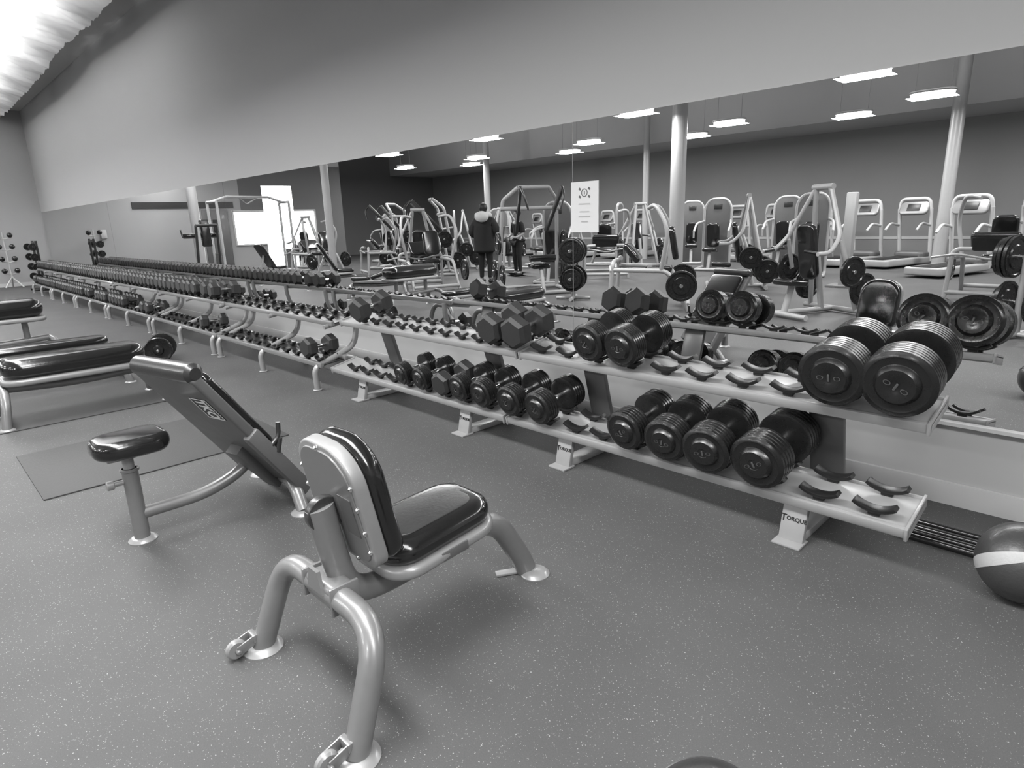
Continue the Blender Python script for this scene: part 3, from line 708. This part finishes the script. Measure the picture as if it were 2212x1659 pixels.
# ---------------------------------------------------------------- people
def skin(nodes,edges,root,name,m,parent,sub=2):
    names=list(nodes); me=bpy.data.meshes.new(name); me.from_pydata([nodes[k][0] for k in names],[(names.index(a),names.index(b)) for a,b in edges],[])
    o=bpy.data.objects.new(name,me); COL.objects.link(o)
    o.modifiers.new('s','SKIN')
    for i,k in enumerate(names):
        r=nodes[k][1]; r=(r,r) if not isinstance(r,tuple) else r
        me.skin_vertices[0].data[i].radius=r; me.skin_vertices[0].data[i].use_root=(k==root)
    sb=o.modifiers.new('b','SUBSURF'); sb.levels=sub; sb.render_levels=sub
    bpy.context.view_layer.update()
    me2=bpy.data.meshes.new_from_object(o.evaluated_get(bpy.context.evaluated_depsgraph_get())); bpy.data.objects.remove(o)
    me2.name=name; me2.materials.clear(); me2.materials.append(m)
    me2.polygons.foreach_set('use_smooth',[True]*len(me2.polygons))
    n=bpy.data.objects.new(name,me2); COL.objects.link(n); n.parent=parent; return n
def person(loc,rz,H,label,coat):
    k=H/1.75
    T=thing('person',label,'person',loc,rz)
    N={'pel':((0,0,.95),(.13,.10)),'bel':((0,.005,1.08),(.12,.09)),'chest':((0,0,1.28),(.15,.10)),'neckb':((0,-.01,1.44),(.07,.06)),'neck':((0,0,1.50),(.05,.05)),'head':((0,.01,1.58),(.07,.085)),'head2':((0,0,1.67),(.075,.09)),'top':((0,-.005,1.73),(.04,.05))}
    E=[('pel','bel'),('bel','chest'),('chest','neckb'),('neckb','neck'),('neck','head'),('head','head2'),('head2','top')]
    for s_,n in ((1,'R'),(-1,'L')):
        N.update({'hip'+n:((s_*.09,0,.88),(.095,.1)),'kn'+n:((s_*.10,.02,.48),(.06,.06)),'ank'+n:((s_*.10,-.01,.10),(.04,.045)),'toe'+n:((s_*.115,.15,.035),(.04,.03)),
         'sh'+n:((s_*.19,-.01,1.40),(.06,.06)),'el'+n:((s_*.25,-.03,1.12),(.042,.042)),'wr'+n:((s_*.20,.16,1.02),(.027,.03)),'ha'+n:((s_*.17,.23,1.03),(.035,.02))})
        E+=[('pel','hip'+n),('hip'+n,'kn'+n),('kn'+n,'ank'+n),('ank'+n,'toe'+n),('chest','sh'+n),('sh'+n,'el'+n),('el'+n,'wr'+n),('wr'+n,'ha'+n)]
        for j,(dx,dz,l) in enumerate(((-.02,.012,.065),(-.008,.004,.075),(.006,-.004,.07),(.018,-.012,.055))):
            a='f%s%d'%(n,j); N[a]=((s_*(.17+dx*.5),.265,1.03+dz),(.010,.010)); N[a+'t']=((s_*(.16+dx*.5),.265+l*.6,1.01+dz),(.008,.008)); E+=[('ha'+n,a),(a,a+'t')]
        N['th'+n]=((s_*.13,.25,1.06),(.010,.010)); E.append(('ha'+n,'th'+n))
    N={q:((V(p)*k).to_tuple(),tuple(x*k for x in r)) for q,(p,r) in N.items()}
    skin(N,E,'pel','body',M_skin,T)
    MB().lathe([(0,.016),(.02,.011),(.035,.004)],10,Mx((0,.085*k,1.60*k),-70)).make('nose',M_skin,T)
    for s_ in (1,-1): uvs(.011,12,8,M=Mx((s_*.03*k,.085*k,1.635*k))).make('eye',M_face,T)
    MB().box((0,.09*k,1.56*k),(.045,.01,.008)).make('mouth',M_face,T)
    h=uvs(.105*k,24,16,M=Mx((0,-.025*k,1.665*k))@Matrix.Diagonal((.9,1.0,1.0,1)))
    h.v=[(x,min(y,.055*k) if z<1.70*k else y,z) for x,y,z in h.v]
    h.make('hair',M_hair,T)
    TR={q:N[q] for q in ('pel','hipR','knR','ankR','hipL','knL','ankL')}; TR={q:(p,tuple(x*1.18 for x in r)) for q,(p,r) in TR.items()}
    skin(TR,[('pel','hipR'),('hipR','knR'),('knR','ankR'),('pel','hipL'),('hipL','knL'),('knL','ankL')],'pel','trousers',M_cloth,T)
    for s_ in (1,-1): MB().pad(.095*k,.27*k,.08,.045,Mx((s_*.108*k,.06*k,.042)),.035).make('shoe',M_black,T)
    f=1.75 if coat else 1.2
    C={'a':((0,0,(.66 if coat else .98)*k),(.30*k,.26*k) if coat else (.14*k,.115*k)),'b':((0,0,1.02*k),(.27*k,.22*k) if coat else (.125*k,.10*k)),'c':((0,-.005,1.28*k),(.26*k,.21*k) if coat else (.155*k,.11*k)),'d':((0,-.01,1.42*k),(.17*k,.14*k) if coat else (.09*k,.075*k))}
    Ec=[('a','b'),('b','c'),('c','d')]
    for n in 'RL':
        for q,g in (('sh',f*.95),('el',f*1.35),('wr',f*1.4)):
            if not coat and q=='wr': continue
            p,r=N[q+n]
            if coat and q=='el': p=(p[0]*1.25,p[1],p[2])
            if coat and q=='sh': p=(p[0]*1.05,p[1],p[2]-.01)
            C[q+n]=(p,tuple(x*g for x in r))
        Ec.append(('c','sh'+n)); Ec.append(('sh'+n,'el'+n)); 
        if coat: Ec.append(('el'+n,'wr'+n))
    skin(C,Ec,'b','coat' if coat else 'shirt',M_cloth,T)
    if coat:
        pts=[(.15*k*math.cos(rad(a)),-.03*k+.12*k*math.sin(rad(a)),(1.50-.02*math.sin(rad(a)))*k) for a in range(60,-241,-30)]
        m=MB(); m.tube(pts,.055*k,.02,12); q=uvs(.13*k,20,12,M=Mx((0,-.16*k,1.47*k))@Matrix.Diagonal((1.25,.8,.95,1))); m.add(q.v,q.f); m.make('fur_hood',M_fur,T)
    else:
        uvs(.05*k,16,10,M=Mx((0,-.08*k,1.76*k))).make('hair_bun',M_hair,T)
    return T
person((-10.85,-2.95,0),150,1.76,'person standing in long black coat with pale fur hood',True)
person((-11.45,-4.6,0),10,1.64,'person in dark sportswear with tied hair facing a friend',False)
# ---------------------------------------------------------------- camera
X=V((.7021,-.1601,.6939)).normalized(); Z=V((-.0312,.9665,.2546)); Z=(Z-X*Z.dot(X)).normalized(); Y=Z.cross(X)
cam=bpy.data.cameras.new('camera'); cam.sensor_width=36; cam.lens=1350/2212*36; cam.clip_start=.05; cam.clip_end=200
co=bpy.data.objects.new('camera',cam); COL.objects.link(co)
R=Matrix((X,Y,Z)); co.matrix_world=Matrix.Translation((0,0,1.4))@R.to_4x4()
SC.camera=co
try: SC.view_settings.view_transform='Standard'
except Exception: pass
